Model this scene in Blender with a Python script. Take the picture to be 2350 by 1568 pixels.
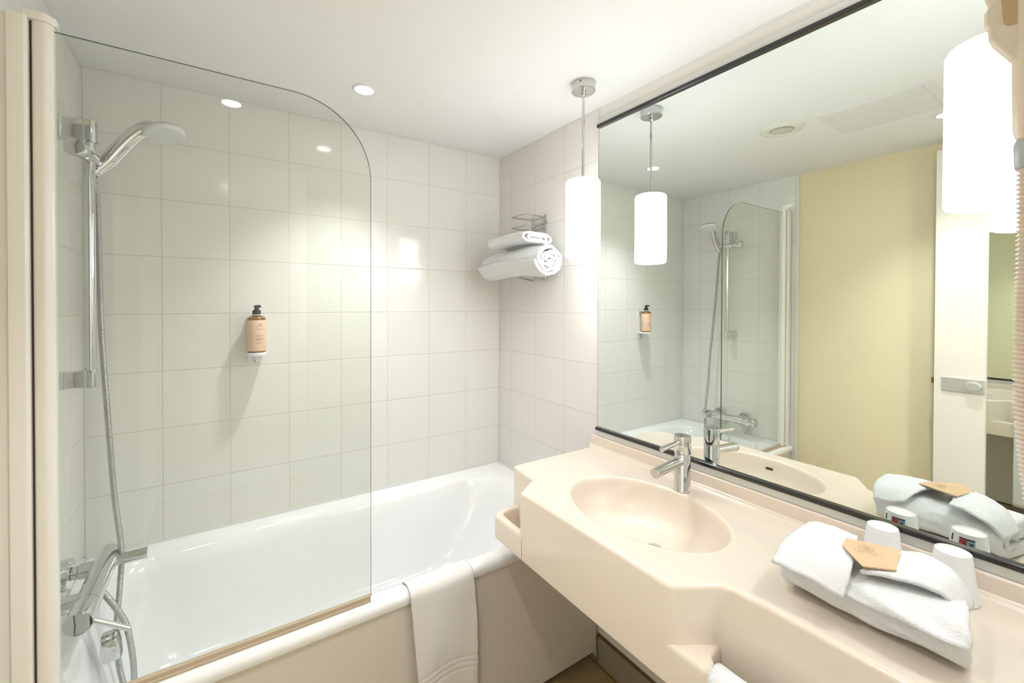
import bpy, bmesh, math, random
from mathutils import Vector, Matrix, noise, geometry
sin, cos, pi, radians = math.sin, math.cos, math.pi, math.radians
random.seed(7)
for o in list(bpy.data.objects):
    bpy.data.objects.remove(o, do_unlink=True)
SC = bpy.context.scene
COL = SC.collection

# ------------------------------------------------------------------ camera
yaw, pit, roll = 0.58405, -0.01022, 0.00271
f = Vector((sin(yaw)*cos(pit), cos(yaw)*cos(pit), sin(pit)))
r = Vector((cos(yaw), -sin(yaw), 0)); u = r.cross(f)
r, u = cos(roll)*r + sin(roll)*u, -sin(roll)*r + cos(roll)*u
cd = bpy.data.cameras.new('camera'); cam = bpy.data.objects.new('camera', cd); COL.objects.link(cam)
cam.matrix_world = Matrix(((r.x, u.x, -f.x, 0.3858), (r.y, u.y, -f.y, -2.0076), (r.z, u.z, -f.z, 1.4151), (0, 0, 0, 1)))
cd.sensor_width = 36; cd.sensor_fit = 'HORIZONTAL'; cd.lens = 15.1757
cd.shift_x = 0.00789; cd.shift_y = -0.0328; cd.clip_start = 0.01
SC.camera = cam
# ------------------------------------------------------------------ world, exposure, light levels
W = bpy.data.worlds.new('world'); SC.world = W; W.use_nodes = True
W.node_tree.nodes['Background'].inputs[0].default_value = (.95, .97, 1, 1)
W.node_tree.nodes['Background'].inputs[1].default_value = 0.7
vs = SC.view_settings
vs.view_transform = 'Standard'; vs.look = 'None'; vs.gamma = 1; vs.use_curve_mapping = False
vs.exposure = 1.1
SHADE_STRENGTH = 5.2
DOWN_WATTS = 12.0
DISC_STRENGTH = 14.0
HALL_FILL_WATTS = 13.0

# ------------------------------------------------------------------ room numbers (metres)
XC, XM = 1.684, 1.680            # tile face of the right wall / mirror face
H, ZF = 2.213, -0.045            # ceiling, floor
YB = -2.03                       # wall with the doorway
YT = -0.786                      # where the tiles stop on the shower wall
T = 0.21

# ------------------------------------------------------------------ helpers
def link(o, parent=None):
    COL.objects.link(o)
    if parent is not None: o.parent = parent
    return o
def mesh_obj(name, verts, faces, mat, parent=None, smooth=True, auto=35):
    me = bpy.data.meshes.new(name)
    me.from_pydata([tuple(v) for v in verts], [], [tuple(q) for q in faces])
    bm = bmesh.new(); bm.from_mesh(me); bmesh.ops.recalc_face_normals(bm, faces=bm.faces)
    if smooth:
        for fc in bm.faces: fc.smooth = True
        for e in bm.edges:
            if len(e.link_faces) == 2 and e.calc_face_angle(0) > radians(auto): e.smooth = False
    bm.to_mesh(me); bm.free()
    for m in (mat if isinstance(mat, list) else [mat]): me.materials.append(m)
    return link(bpy.data.objects.new(name, me), parent)
def empty(name, loc, label, cat, group=None):
    o = bpy.data.objects.new(name, None); COL.objects.link(o); o.location = loc
    o.empty_display_size = .02
    o['label'] = label; o['category'] = cat
    if group: o['group'] = group
    return o
def tag(o, label, cat, group=None):
    o['label'] = label; o['category'] = cat
    if group: o['group'] = group
    return o
def struct(o): o['kind'] = 'structure'; return o
class MB:
    def __init__(s, org=(0, 0, 0)): s.v = []; s.f = []; s.o = Vector(org)
    def add(s, vs_, fs):
        n = len(s.v); s.v += [Vector(p) - s.o for p in vs_]; s.f += [tuple(i + n for i in q) for q in fs]; return s
    def box(s, a, b):
        x0, y0, z0 = a; x1, y1, z1 = b
        return s.add([(x0, y0, z0), (x1, y0, z0), (x1, y1, z0), (x0, y1, z0), (x0, y0, z1), (x1, y0, z1), (x1, y1, z1), (x0, y1, z1)],
                     [(0, 3, 2, 1), (4, 5, 6, 7), (0, 1, 5, 4), (1, 2, 6, 5), (2, 3, 7, 6), (3, 0, 4, 7)])
    def loft(s, loops, cap0=True, cap1=True):
        n = len(loops[0]); vs_ = [p for l in loops for p in l]; fs = []
        for i in range(len(loops) - 1):
            for j in range(n):
                k = (j + 1) % n
                fs.append((i*n + j, i*n + k, (i + 1)*n + k, (i + 1)*n + j))
        if cap0: fs.append(tuple(range(n - 1, -1, -1)))
        if cap1: fs.append(tuple((len(loops) - 1)*n + j for j in range(n)))
        return s.add(vs_, fs)
    def lathe(s, prof, c=(0, 0, 0), ax=(0, 0, 1), n=32, cap0=True, cap1=True, sx=1, sy=1):
        ax = Vector(ax).normalized(); q = Vector((0, 0, 1)).rotation_difference(ax); c = Vector(c)
        loops = [[c + q @ Vector((rr*cos(2*pi*j/n)*sx, rr*sin(2*pi*j/n)*sy, z)) for j in range(n)] for rr, z in prof]
        return s.loft(loops, cap0, cap1)
    def tube(s, pts, rad, n=12, caps=True, sq=None):
        pts = [Vector(p) for p in pts]; m = len(pts)
        rads = rad if isinstance(rad, (list, tuple)) else [rad]*m
        t0 = (pts[1] - pts[0]).normalized(); up = Vector((0, 0, 1)) if abs(t0.z) < .9 else Vector((1, 0, 0))
        nrm = t0.cross(up).normalized(); loops = []
        for i, p in enumerate(pts):
            t = (pts[min(i + 1, m - 1)] - pts[max(i - 1, 0)]).normalized()
            nrm = (nrm - t*nrm.dot(t)).normalized(); b = t.cross(nrm)
            loops.append([p + nrm*rads[i]*cos(2*pi*j/n) + b*rads[i]*sin(2*pi*j/n) for j in range(n)])
        return s.loft(loops, caps, caps)
    def grid(s, fn, nu, nv):
        vs_ = [fn(i/nu, j/nv) for i in range(nu + 1) for j in range(nv + 1)]
        fs = [(i*(nv + 1) + j, (i + 1)*(nv + 1) + j, (i + 1)*(nv + 1) + j + 1, i*(nv + 1) + j + 1) for i in range(nu) for j in range(nv)]
        return s.add(vs_, fs)
    def obj(s, name, mat, parent=None, smooth=True, auto=35, bev=0, seg=3):
        o = mesh_obj(name, s.v, s.f, mat, parent, smooth, auto)
        if bev:
            m = o.modifiers.new('bevel', 'BEVEL'); m.width = bev; m.segments = seg; m.limit_method = 'ANGLE'; m.angle_limit = radians(40)
            for p in o.data.polygons: p.use_smooth = True
            o.data.set_sharp_from_angle(angle=radians(60)) if False else None
            w = o.modifiers.new('weighted', 'WEIGHTED_NORMAL'); w.keep_sharp = False
        return o
def catmull(pts, n=8):
    P = [Vector(p) for p in pts]; P = [2*P[0] - P[1]] + P + [2*P[-1] - P[-2]]; out = []
    for i in range(1, len(P) - 2):
        a, b, c, d = P[i - 1:i + 3]
        for k in range(n):
            t = k/n
            out.append(.5*((2*b) + (c - a)*t + (2*a - 5*b + 4*c - d)*t*t + (3*b - a - 3*c + d)*t**3))
    out.append(P[-2]); return out
def rpoly(pts, seg=6):
    """closed outline, every corner (x, y, radius) rounded"""
    out = []; n = len(pts)
    for i in range(n):
        x, y, rr = pts[i]; p = Vector((x, y)); a = Vector(pts[i - 1][:2]); b = Vector(pts[(i + 1) % n][:2])
        d0 = (a - p).normalized(); d1 = (b - p).normalized()
        ang = d0.angle(d1); rr = max(rr, 1e-5); L = rr/math.tan(ang/2)
        c = p + (d0 + d1).normalized()*(rr/sin(ang/2))
        s0 = p + d0*L - c; s1 = p + d1*L - c
        a0 = math.atan2(s0.y, s0.x); a1 = math.atan2(s1.y, s1.x); da = (a1 - a0 + pi) % (2*pi) - pi
        for k in range(seg + 1):
            t = a0 + da*k/seg; out.append(Vector((c.x + rr*cos(t), c.y + rr*sin(t))))
    return out
def offset(loop, d):
    n = len(loop); out = []
    area = sum(loop[i - 1].x*loop[i].y - loop[i].x*loop[i - 1].y for i in range(n)); sg = 1 if area > 0 else -1
    for i in range(n):
        t = (loop[(i + 1) % n] - loop[i - 1]).normalized(); out.append(loop[i] + Vector((-t.y, t.x))*d*sg)
    return out
def at_z(loop, z): return [(p.x, p.y, z) for p in loop]
def srect(x0, x1, y0, y1, rr, seg=8): return rpoly([(x0, y0, rr), (x1, y0, rr), (x1, y1, rr), (x0, y1, rr)], seg)

# ------------------------------------------------------------------ materials
def NM(name):
    m = bpy.data.materials.new(name); m.use_nodes = True
    return m, m.node_tree.nodes, m.node_tree.links, m.node_tree.nodes['Principled BSDF']
def mat(name, col, rough=.5, metal=0., coat=0., bump=None, spec=None, sheen=0., var=0.):
    m, N, L, B = NM(name)
    B.inputs['Base Color'].default_value = (*col, 1); B.inputs['Roughness'].default_value = rough; B.inputs['Metallic'].default_value = metal
    if coat: B.inputs['Coat Weight'].default_value = coat; B.inputs['Coat Roughness'].default_value = .06
    if spec is not None: B.inputs['Specular IOR Level'].default_value = spec
    if sheen: B.inputs['Sheen Weight'].default_value = sheen; B.inputs['Sheen Roughness'].default_value = .5
    tc = N.new('ShaderNodeTexCoord')
    nz = N.new('ShaderNodeTexNoise'); nz.inputs['Scale'].default_value = 3; L.new(tc.outputs['Object'], nz.inputs['Vector'])
    mx = N.new('ShaderNodeMixRGB'); mx.inputs[1].default_value = (*col, 1); mx.inputs[2].default_value = (*[c*(1 - var) for c in col], 1)
    L.new(nz.outputs['Fac'], mx.inputs[0]); L.new(mx.outputs[0], B.inputs['Base Color'])
    if bump:
        nb = N.new('ShaderNodeTexNoise'); nb.inputs['Scale'].default_value = bump[0]; nb.inputs['Detail'].default_value = 4
        L.new(tc.outputs['Object'], nb.inputs['Vector'])
        bp = N.new('ShaderNodeBump'); bp.inputs['Strength'].default_value = bump[1]; bp.inputs['Distance'].default_value = bump[2]
        L.new(nb.outputs['Fac'], bp.inputs['Height']); L.new(bp.outputs[0], B.inputs['Normal'])
    return m
def emis(name, col, s):
    m, N, L, B = NM(name)
    B.inputs['Base Color'].default_value = (.8, .8, .8, 1); B.inputs['Emission Color'].default_value = (*col, 1); B.inputs['Emission Strength'].default_value = s
    return m
def tile_mat(name, axis, oh, oz, th=T, tz=T, col=(.845, .83, .775), grout=(.66, .645, .575), gw=.0013, rough=.10):
    m, N, L, B = NM(name)
    tc = N.new('ShaderNodeTexCoord'); sp = N.new('ShaderNodeSeparateXYZ'); L.new(tc.outputs['Object'], sp.inputs[0])
    def math_(op, a, b=None, c=None):
        q = N.new('ShaderNodeMath'); q.operation = op
        for i, w in enumerate((a, b, c)):
            if w is None: continue
            if isinstance(w, (int, float)): q.inputs[i].default_value = w
            else: L.new(w, q.inputs[i])
        return q.outputs[0]
    ids = []; ds = []
    for ax, off, tt in ((axis[0], oh, th), (axis[1], oz, tz)):
        a = math_('DIVIDE', math_('SUBTRACT', sp.outputs[ax], off), tt)
        fr = math_('FRACT', a); ids.append(math_('FLOOR', a))
        ds.append(math_('MULTIPLY', math_('MINIMUM', fr, math_('SUBTRACT', 1.0, fr)), tt))
    d = math_('MINIMUM', ds[0], ds[1])
    fac = N.new('ShaderNodeMapRange'); fac.interpolation_type = 'SMOOTHSTEP'
    fac.inputs['From Min'].default_value = gw*.6; fac.inputs['From Max'].default_value = gw*1.6; L.new(d, fac.inputs['Value'])
    cb = N.new('ShaderNodeCombineXYZ'); L.new(ids[0], cb.inputs[0]); L.new(ids[1], cb.inputs[1])
    wn = N.new('ShaderNodeTexWhiteNoise'); wn.noise_dimensions = '2D'; L.new(cb.outputs[0], wn.inputs['Vector'])
    c2 = N.new('ShaderNodeMixRGB'); c2.inputs[1].default_value = (*col, 1); c2.inputs[2].default_value = (*[c*.975 for c in col], 1); L.new(wn.outputs['Value'], c2.inputs[0])
    mx = N.new('ShaderNodeMixRGB'); mx.inputs[1].default_value = (*grout, 1); L.new(c2.outputs[0], mx.inputs[2]); L.new(fac.outputs[0], mx.inputs[0])
    L.new(mx.outputs[0], B.inputs['Base Color']); B.inputs['Specular IOR Level'].default_value = .4
    rr = N.new('ShaderNodeMapRange'); rr.inputs['To Min'].default_value = .6; rr.inputs['To Max'].default_value = rough; L.new(fac.outputs[0], rr.inputs['Value']); L.new(rr.outputs[0], B.inputs['Roughness'])
    # pillowed edge + slow waviness of the glaze
    pe = N.new('ShaderNodeMapRange'); pe.interpolation_type = 'SMOOTHSTEP'; pe.inputs['From Min'].default_value = 0; pe.inputs['From Max'].default_value = .0035; L.new(d, pe.inputs['Value'])
    nz = N.new('ShaderNodeTexNoise'); nz.inputs['Scale'].default_value = 9; nz.inputs['Detail'].default_value = 1; L.new(tc.outputs['Object'], nz.inputs['Vector'])
    hh = math_('ADD', math_('MULTIPLY', pe.outputs[0], .0005), math_('MULTIPLY', nz.outputs['Fac'], .0009))
    bp = N.new('ShaderNodeBump'); bp.inputs['Strength'].default_value = 1; bp.inputs['Distance'].default_value = 1; L.new(hh, bp.inputs['Height']); L.new(bp.outputs[0], B.inputs['Normal'])
    return m
def terry(name, col=(.88, .88, .88), scale=520, st=.9):
    m, N, L, B = NM(name)
    B.inputs['Base Color'].default_value = (*col, 1); B.inputs['Roughness'].default_value = 1; B.inputs['Specular IOR Level'].default_value = .1
    B.inputs['Sheen Weight'].default_value = .25; B.inputs['Sheen Roughness'].default_value = .7
    tc = N.new('ShaderNodeTexCoord')
    a = N.new('ShaderNodeTexNoise'); a.inputs['Scale'].default_value = scale; a.inputs['Detail'].default_value = 5; a.inputs['Distortion'].default_value = .6
    b = N.new('ShaderNodeTexVoronoi'); b.inputs['Scale'].default_value = scale*1.1
    L.new(tc.outputs['Object'], a.inputs['Vector']); L.new(tc.outputs['Object'], b.inputs['Vector'])
    ad = N.new('ShaderNodeMath'); ad.operation = 'MULTIPLY_ADD'; L.new(b.outputs['Distance'], ad.inputs[0]); ad.inputs[1].default_value = .5; L.new(a.outputs['Fac'], ad.inputs[2])
    bp = N.new('ShaderNodeBump'); bp.inputs['Strength'].default_value = st; bp.inputs['Distance'].default_value = .0022; L.new(ad.outputs[0], bp.inputs['Height']); L.new(bp.outputs[0], B.inputs['Normal'])
    return m
def glass_mat(name, tint, refl=.95):
    m = bpy.data.materials.new(name); m.use_nodes = True; N = m.node_tree.nodes; L = m.node_tree.links; N.clear()
    out = N.new('ShaderNodeOutputMaterial'); mix = N.new('ShaderNodeMixShader'); tr = N.new('ShaderNodeBsdfTransparent'); gl = N.new('ShaderNodeBsdfGlossy')
    tr.inputs[0].default_value = (*tint, 1); gl.inputs['Roughness'].default_value = .0; gl.inputs[0].default_value = (refl, refl, refl, 1)
    lw = N.new('ShaderNodeLayerWeight'); lw.inputs['Blend'].default_value = .5
    pw = N.new('ShaderNodeMath'); pw.operation = 'POWER'; pw.inputs[1].default_value = 5; L.new(lw.outputs['Facing'], pw.inputs[0])
    ma = N.new('ShaderNodeMath'); ma.operation = 'MULTIPLY_ADD'; ma.inputs[1].default_value = .96; ma.inputs[2].default_value = .025; L.new(pw.outputs[0], ma.inputs[0])
    L.new(ma.outputs[0], mix.inputs[0]); L.new(tr.outputs[0], mix.inputs[1]); L.new(gl.outputs[0], mix.inputs[2]); L.new(mix.outputs[0], out.inputs[0])
    return m

M_tA = tile_mat('tile back', (0, 2), .2124, 1.373)
M_tB = tile_mat('tile shower', (1, 2), -.139, 1.373)
M_tC = tile_mat('tile right', (1, 2), -.113, 1.373, col=(.84, .81, .77), grout=(.66, .63, .58))
M_ceil = mat('ceiling paint', (.84, .835, .81), .7, var=.01)
M_yel = mat('yellow wall paint', (.84, .74, .49), .55, bump=(160, .1, .001))
M_crm = mat('cream wall paint', (.85, .825, .77), .55)
M_white = mat('white gloss', (.85, .84, .82), .25, coat=.3)
M_trim = mat('white silicone trim', (.77, .79, .76), .4)
M_tub = mat('white bath enamel', (.92, .92, .92), .12, coat=.5)
M_panel = mat('bath panel laminate', (.72, .655, .58), .35)
M_prof = mat('cream powder coated profile', (.88, .86, .81), .35, coat=.2)
M_dark = mat('painted gap shade', (.05, .04, .03), .6)  # near-black colour that paints the shade in gaps and openings
M_seal = mat('seal plastic', (.62, .50, .36), .45, var=.25)
M_chrome = mat('chrome', (.68, .69, .70), .05, 1.)
M_chr2 = mat('brushed chrome', (.62, .63, .62), .18, 1.)
M_wire = mat('rack wire steel', (.50, .50, .48), .2, 1.)
M_hose = mat('hose steel', (.50, .51, .51), .25, 1.)
M_glass = glass_mat('screen glass', (.950, .965, .950))
M_gedge = mat('glass edge', (.10, .14, .11), .15)
M_ctr = mat('cream solid surface', (.84, .73, .615), .2, coat=.6)
M_ctr_in = mat('cream solid surface basin', (.84, .73, .615), .34, coat=.05)
M_mirror = mat('mirror silver', (.86, .905, .875), .0, 1.)
M_black = mat('black frame gloss', (.012, .012, .014), .22, coat=.4)
M_alu = mat('aluminium rail', (.72, .72, .69), .4, .15)
M_floor = tile_mat('floor tile', (0, 1), 1.33, -1.0, .33, .33, col=(.42, .32, .16), grout=(.10, .07, .03), gw=.002, rough=.35)
M_skirt = tile_mat('skirting tile', (1, 2), -1.09, -.05, .33, .5, col=(.36, .31, .24), grout=(.12, .09, .05), gw=.002, rough=.4)
M_gro = mat('dark grout', (.16, .10, .03), .8)
M_terry = terry('terry white', (.93, .935, .94))
M_terry2 = terry('terry mat', (.90, .87, .84), 420)
M_shade = emis('opal lit glass', (.95, .972, 1), SHADE_STRENGTH)
M_bulb = emis('bulb through open glass', (.95, .97, 1), 31)
M_disc = emis('downlight bulb', (1, .99, .97), DISC_STRENGTH)
M_hall_fill = emis('hall fill lamp glow', (1, .96, .9), 6)
M_door = mat('door laminate', (.86, .80, .71), .3)
M_amber = mat('amber bottle', (.22, .085, .01), .12, coat=.5)
M_label = mat('peach label', (.86, .60, .44), .45)
M_ink = mat('dark ink', (.09, .06, .05), .5)
M_pump = mat('black pump', (.015, .012, .012), .3)
M_brk = mat('white bracket', (.84, .85, .84), .3)
M_kraft = mat('kraft paper', (.72, .50, .30), .7, bump=(300, .15, .0005), var=.06)
M_kink = mat('kraft print', (.22, .15, .10), .6)
M_paper = mat('white paper cup', (.86, .85, .84), .5)
M_red = mat('red print', (.72, .07, .10), .5)
M_blue = mat('blue print', (.28, .58, .78), .5)
M_spray = mat('spray plate', (.80, .81, .80), .35)
M_nozz = mat('nozzle grey', (.55, .56, .56), .5)
M_dry = mat('peach dryer plastic', (.84, .71, .56), .35)
M_dhose = mat('peach dryer hose', (.86, .73, .61), .45)
M_grey = mat('grey collar', (.50, .52, .53), .35)
M_vent = mat('vent plastic', (.80, .80, .70), .4)

# ------------------------------------------------------------------ room shell
def slab(name, a, b, m): return struct(MB().box(a, b).obj(name, m, smooth=False))
slab('wall_back', (-.1, 0, -.15), (XC + .1, .1, H), M_tA)
slab('wall_left', (-.1, YT, -.15), (0, 0, H), M_tB)
slab('wall_left', (-.1, YB, -.15), (-.006, YT, H), M_yel)
slab('wall_right', (XC, YT + .03, .5), (XC + .1, 0, H), M_tC)
slab('wall_right', (XC, YB, -.15), (XC + .1, YT + .03, H), M_crm)
slab('wall_right', (XC, YT + .03, -.15), (XC + .1, 0, .5), M_crm)
slab('floor', (-.1, -3.5, -.15), (XC + .1, 0, ZF), M_floor)
# ceiling with a faint stain near the corner
mC, N, L, B = NM('ceiling paint stained')
tc = N.new('ShaderNodeTexCoord'); vm = N.new('ShaderNodeVectorMath'); vm.operation = 'DISTANCE'; vm.inputs[1].default_value = (1.384, -.437, H)
L.new(tc.outputs['Object'], vm.inputs[0]); mr = N.new('ShaderNodeMapRange'); mr.interpolation_type = 'SMOOTHSTEP'
mr.inputs['From Min'].default_value = .018; mr.inputs['From Max'].default_value = .04; L.new(vm.outputs['Value'], mr.inputs['Value'])
mx = N.new('ShaderNodeMixRGB'); mx.inputs[1].default_value = (.88, .88, .872, 1); mx.inputs[2].default_value = (.91, .91, .895, 1)
L.new(mr.outputs[0], mx.inputs[0]); L.new(mx.outputs[0], B.inputs['Base Color']); B.inputs['Roughness'].default_value = .65
slab('ceiling', (-.1, -3.5, H), (XC + .1, .1, H + .1), mC)
# wall with the doorway the photograph is taken from, and the hall beyond it
struct(MB().box((-.1, YB - .1, -.15), (.09, YB, H)).box((.80, YB - .1, -.15), (XC + .1, YB, H)).box((.09, YB - .1, 2.13), (.80, YB, H)).obj('wall_front', M_crm, smooth=False))
slab('wall_hall_left', (-.1, -3.5, -.15), (-.0, YB - .1, H), M_crm)
slab('wall_hall_right', (XC, -3.5, -.15), (XC + .1, YB - .1, H), M_crm)
slab('wall_hall_back', (-.1, -3.6, -.15), (XC + .1, -3.5, H), M_crm)
hl = tag(MB().lathe([(.12, 0), (.15, -.02), (.12, -.05), (.03, -.06)], (1.45, -3.05, H), n=32).obj('hall_fill_lamp', M_hall_fill), 'added fill lamp on the hall ceiling, out of view behind the doorway', 'lamp')  # added lamp, unseen, sends fill light through the doorway
def area(name, loc, size, watts, parent=None, col=(.97, .98, 1)):
    ld = bpy.data.lights.new(name, 'AREA'); ld.size = size; ld.energy = watts; ld.color = col
    o = bpy.data.objects.new(name, ld); link(o, parent); o.location = loc; return o
area('hall_fill_light', (1.45, -3.05, H - .08), .2, HALL_FILL_WATTS, hl)
# trims: silicone strips round the bath, corner bead, skirting
def bead(name, a, b, inward):
    a, b, w = Vector(a), Vector(b), Vector(inward)
    prof = [(0, .016), (.004, .016), (.0045, .008), (.010, .0065), (.0115, 0), (0, 0)]
    lo = [[p + w*x + Vector((0, 0, z - .002)) for x, z in prof] for p in (a, b)]
    return struct(MB().loft(lo).obj(name, M_trim, smooth=False))
ZR = .530
bead('trim_1', (.0, 0, ZR), (XC, 0, ZR), (0, -1, 0))
bead('trim_2', (XC, -.76, ZR), (XC, 0, ZR), (-1, 0, 0))
bead('trim_3', (0, -.76, ZR), (0, 0, ZR), (1, 0, 0))
struct(MB().tube([(-.001, YT, ZF), (-.001, YT, H)], .004, 8).obj('trim_4', M_white))
struct(MB().box((XC - .012, YB, ZF), (XC, -.757, .056)).obj('baseboard_right', M_skirt, smooth=False))
struct(MB().box((XC - .008, YB, .056), (XC, -.757, .064)).obj('trim_5', M_gro, smooth=False))

# ------------------------------------------------------------------ bathtub
tub = empty('bathtub', (.84, -.38, ZF), 'white enamel bathtub with a rolled front rim under the glass screen', 'bathtub')
o0 = Vector((.84, -.38, ZF))
def TL(b, *pp, **k): return b
mb = MB(o0)
out = srect(.002, XC - .002, -.765, -.002, .004, 6)
def rimloop(x0, x1, y0, y1, rr, z): return at_z(srect(x0, x1, y0, y1, rr, 6), z)
loops = [rimloop(.012, XC - .012, -.755, -.012, .004, .500), rimloop(.002, XC - .002, -.766, -.002, .004, .502), rimloop(.002, XC - .002, -.769, -.002, .005, .512),
         rimloop(.002, XC - .002, -.769, -.002, .006, .522), rimloop(.003, XC - .003, -.764, -.003, .008, .533), rimloop(.006, XC - .006, -.755, -.005, .01, .539),
         rimloop(.012, XC - .012, -.745, -.008, .012, .541), rimloop(.03, XC - .03, -.730, -.02, .03, .5395), rimloop(.05, XC - .05, -.715, -.035, .06, .535),
         rimloop(.064, XC - .075, -.703, -.047, .10, .529), rimloop(.072, XC - .098, -.692, -.060, .12, .520), rimloop(.078, XC - .113, -.684, -.070, .13, .505),
         rimloop(.086, XC - .135, -.675, -.080, .14, .46), rimloop(.105, XC - .19, -.662, -.095, .15, .35), rimloop(.13, XC - .26, -.648, -.11, .16, .24),
         rimloop(.15, XC - .32, -.632, -.127, .16, .185), rimloop(.18, XC - .37, -.605, -.155, .15, .155), rimloop(.24, XC - .45, -.555, -.21, .12, .143), rimloop(.4, XC - .7, -.46, -.30, .06, .138)]
mb.loft(loops, cap0=False, cap1=True)
mb.obj('basin', M_tub, tub, auto=60)
kb = MB(o0); ax = Vector((1, 0, .12)).normalized()
kb.lathe([(.001, -.012), (.038, -.012), (.040, -.008), (.040, .018), (.036, .023), (.001, .025)], (.128, -.405, .455), ax, 40)
kb.obj('overflow_knob', M_chrome, tub)
kb = MB(o0).lathe([(.001, 0), (.028, 0), (.03, .003), (.026, .006), (.001, .007)], (.30, -.38, .1385), (0, 0, 1), 24); kb.obj('drain', M_chrome, tub)
MB(o0).box((.006, -.757, -.002), (XC - .016, -.747, .508)).obj('side_panel', M_panel, tub, smooth=False)
MB(o0).box((.01, -.72, ZF), (XC - .02, -.70, .0)).obj('underside_shade', M_dark, tub, smooth=False)  # dark board paints the shade in the gap under the side panel

# ------------------------------------------------------------------ glass screen
YG = -.740
sc = empty('shower_screen', (.09, YG, .55), 'clear glass bath screen with a rounded upper corner and cream pivot post', 'shower screen')
so = Vector((.09, YG, .55))
gx0, gx1, gz0, gz1, gr = .100, .757, .556, 1.976, .205
arc = [(gx0, gz0), (gx1, gz0)] + [(gx1 - gr + gr*cos(t*pi/2/24), gz1 - gr + gr*sin(t*pi/2/24)) for t in range(25)] + [(gx0, gz1)]
n = len(arc); th = .003
vv = [(x, YG - th, z) for x, z in arc] + [(x, YG + th, z) for x, z in arc]
g = MB(so).add(vv, [tuple(range(n)), tuple(range(2*n - 1, n - 1, -1))] + [(i, (i + 1) % n, n + (i + 1) % n, n + i) for i in range(n)])
go = g.obj('glass_pane', [M_glass, M_gedge], sc, smooth=False)
for p in go.data.polygons:
    if abs(p.normal.y) < .5: p.material_index = 1
MB(so).box((gx0 + .004, YG - .006, .541), (.755, YG + .006, .5585)).box((gx0 + .004, YG - .009, .5405), (.755, YG - .005, .548)).obj('bottom_seal', M_seal, sc, bev=.0015)
pl = rpoly([(.0715, YG - .012, .010), (.0925, YG - .018, .011), (.1035, YG - .006, .004), (.1035, YG + .014, .003), (.0715, YG + .014, .003)], 5)
MB(so).loft([at_z(pl, .548), at_z(pl, 1.985)]).obj('pivot_post', M_prof, sc)
pl2 = rpoly([(.004, YG - .010, .002), (.036, YG - .010, .002), (.040, YG - .022, .002), (.064, YG - .022, .002), (.069, YG - .018, .002), (.069, YG + .016, .002), (.004, YG + .016, .002)], 4)
MB(so).loft([at_z(pl2, .545), at_z(pl2, 1.988)]).obj('wall_profile', M_prof, sc)
MB(so).box((.068, YG - .008, .55), (.073, YG + .012, 1.985)).obj('gap_shade', M_dark, sc, smooth=False)  # dark strip paints the shade in the gap between profile and post
pc = rpoly([(.060, YG - .018, .003), (.072, YG - .020, .006), (.094, YG - .023, .012), (.108, YG - .006, .004), (.108, YG + .016, .003), (.060, YG + .016, .003)], 5)
MB(so).loft([at_z(pc, 1.984), at_z(pc, 1.999), at_z(offset(pc, .002), 2.001)]).obj('top_cap', M_prof, sc)

# ------------------------------------------------------------------ shower rail + hand shower + hose + mixer
RX, RY = .093, -.397
rl = empty('shower_rail', (RX, RY, 1.17), 'vertical chrome shower rail on two wall brackets', 'shower rail'); ro = Vector((RX, RY, 1.17))
MB(ro).lathe([(.0122, 1.19), (.0122, 1.905)], (RX, RY, 0), n=28).obj('pole', M_chrome, rl)
for z in (1.206, 1.880):
    b = MB(ro)
    hh = .024 if z < 1.5 else .029
    b.loft([at_z(rpoly([(RX - .012, RY - .018, .006), (RX + .016, RY - .018, .012), (RX + .018, RY + .016, .012), (RX - .012, RY + .018, .006)], 5), zz) for zz in (z - hh, z + hh)])
    b.loft([[(x, RY + a, z + c) for a, c in ((-.016, -hh*.93), (.016, -hh*.93), (.016, hh*.93), (-.016, hh*.93))] for x in (.04, RX - .008)])
    b.loft([[(x, RY + a, z + c) for a, c in ((-.020, -hh), (.020, -hh), (.020, hh), (-.020, hh))] for x in (.0, .042)])
    b.obj('bracket', M_chrome, rl, bev=.003)
# sliding holder
sl = MB(ro)
sl.lathe([(.001, -.098), (.020, -.096), (.024, -.088), (.019, -.040), (.014, -.030), (.0165, -.018), (.0165, .018), (.013, .022), (.012, .052)], (RX, RY, 1.812), (.12, .99, 0), 28)
so_ = sl.obj('slider', M_chrome, rl)
MB(ro).box((RX - .004, RY - .066, 1.828), (RX + .004, RY - .056, 1.842)).obj('lever', M_chrome, so_, bev=.001)
MB(ro).tube([(.094, -.343, 1.782), (.108, -.340, 1.800), (.124, -.338, 1.822)], [.014, .015, .017], 24).obj('holder_cone', M_chrome, so_)

hs = empty('hand_shower', (.1, -.338, 1.79), 'chrome hand shower with a white round spray face on the rail', 'hand shower'); ho = Vector((.1, -.338, 1.79))
hp = catmull([(.092, -.343, 1.777), (.104, -.340, 1.796), (.124, -.338, 1.824), (.142, -.339, 1.853), (.163, -.342, 1.884), (.186, -.346, 1.912), (.210, -.351, 1.931), (.230, -.354, 1.937)], 6)
rr = [.0125 + .0065*min(1, i/12) + .003*sin(i/len(hp)*pi) for i in range(len(hp))]
MB(ho).tube(hp, rr, 24).obj('handle', M_chrome, hs)
nf = Vector((.20, -.20, -.95)).normalized(); hc = Vector((.250, -.357, 1.926))
MB(ho).lathe([(.001, .024), (.018, .023), (.034, .017), (.046, .008), (.051, .0), (.052, -.004)], hc, -nf, 40, True, True).obj('head_shell', M_chrome, hs)
fp = MB(ho).lathe([(.052, 0), (.0525, .006), (.050, .0105), (.046, .012), (.0455, .0113), (.001, .0122)], hc, nf, 48).obj('spray_plate', M_spray, hs)
q = Vector((0, 0, 1)).rotation_difference(nf); nb = MB(ho)
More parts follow.
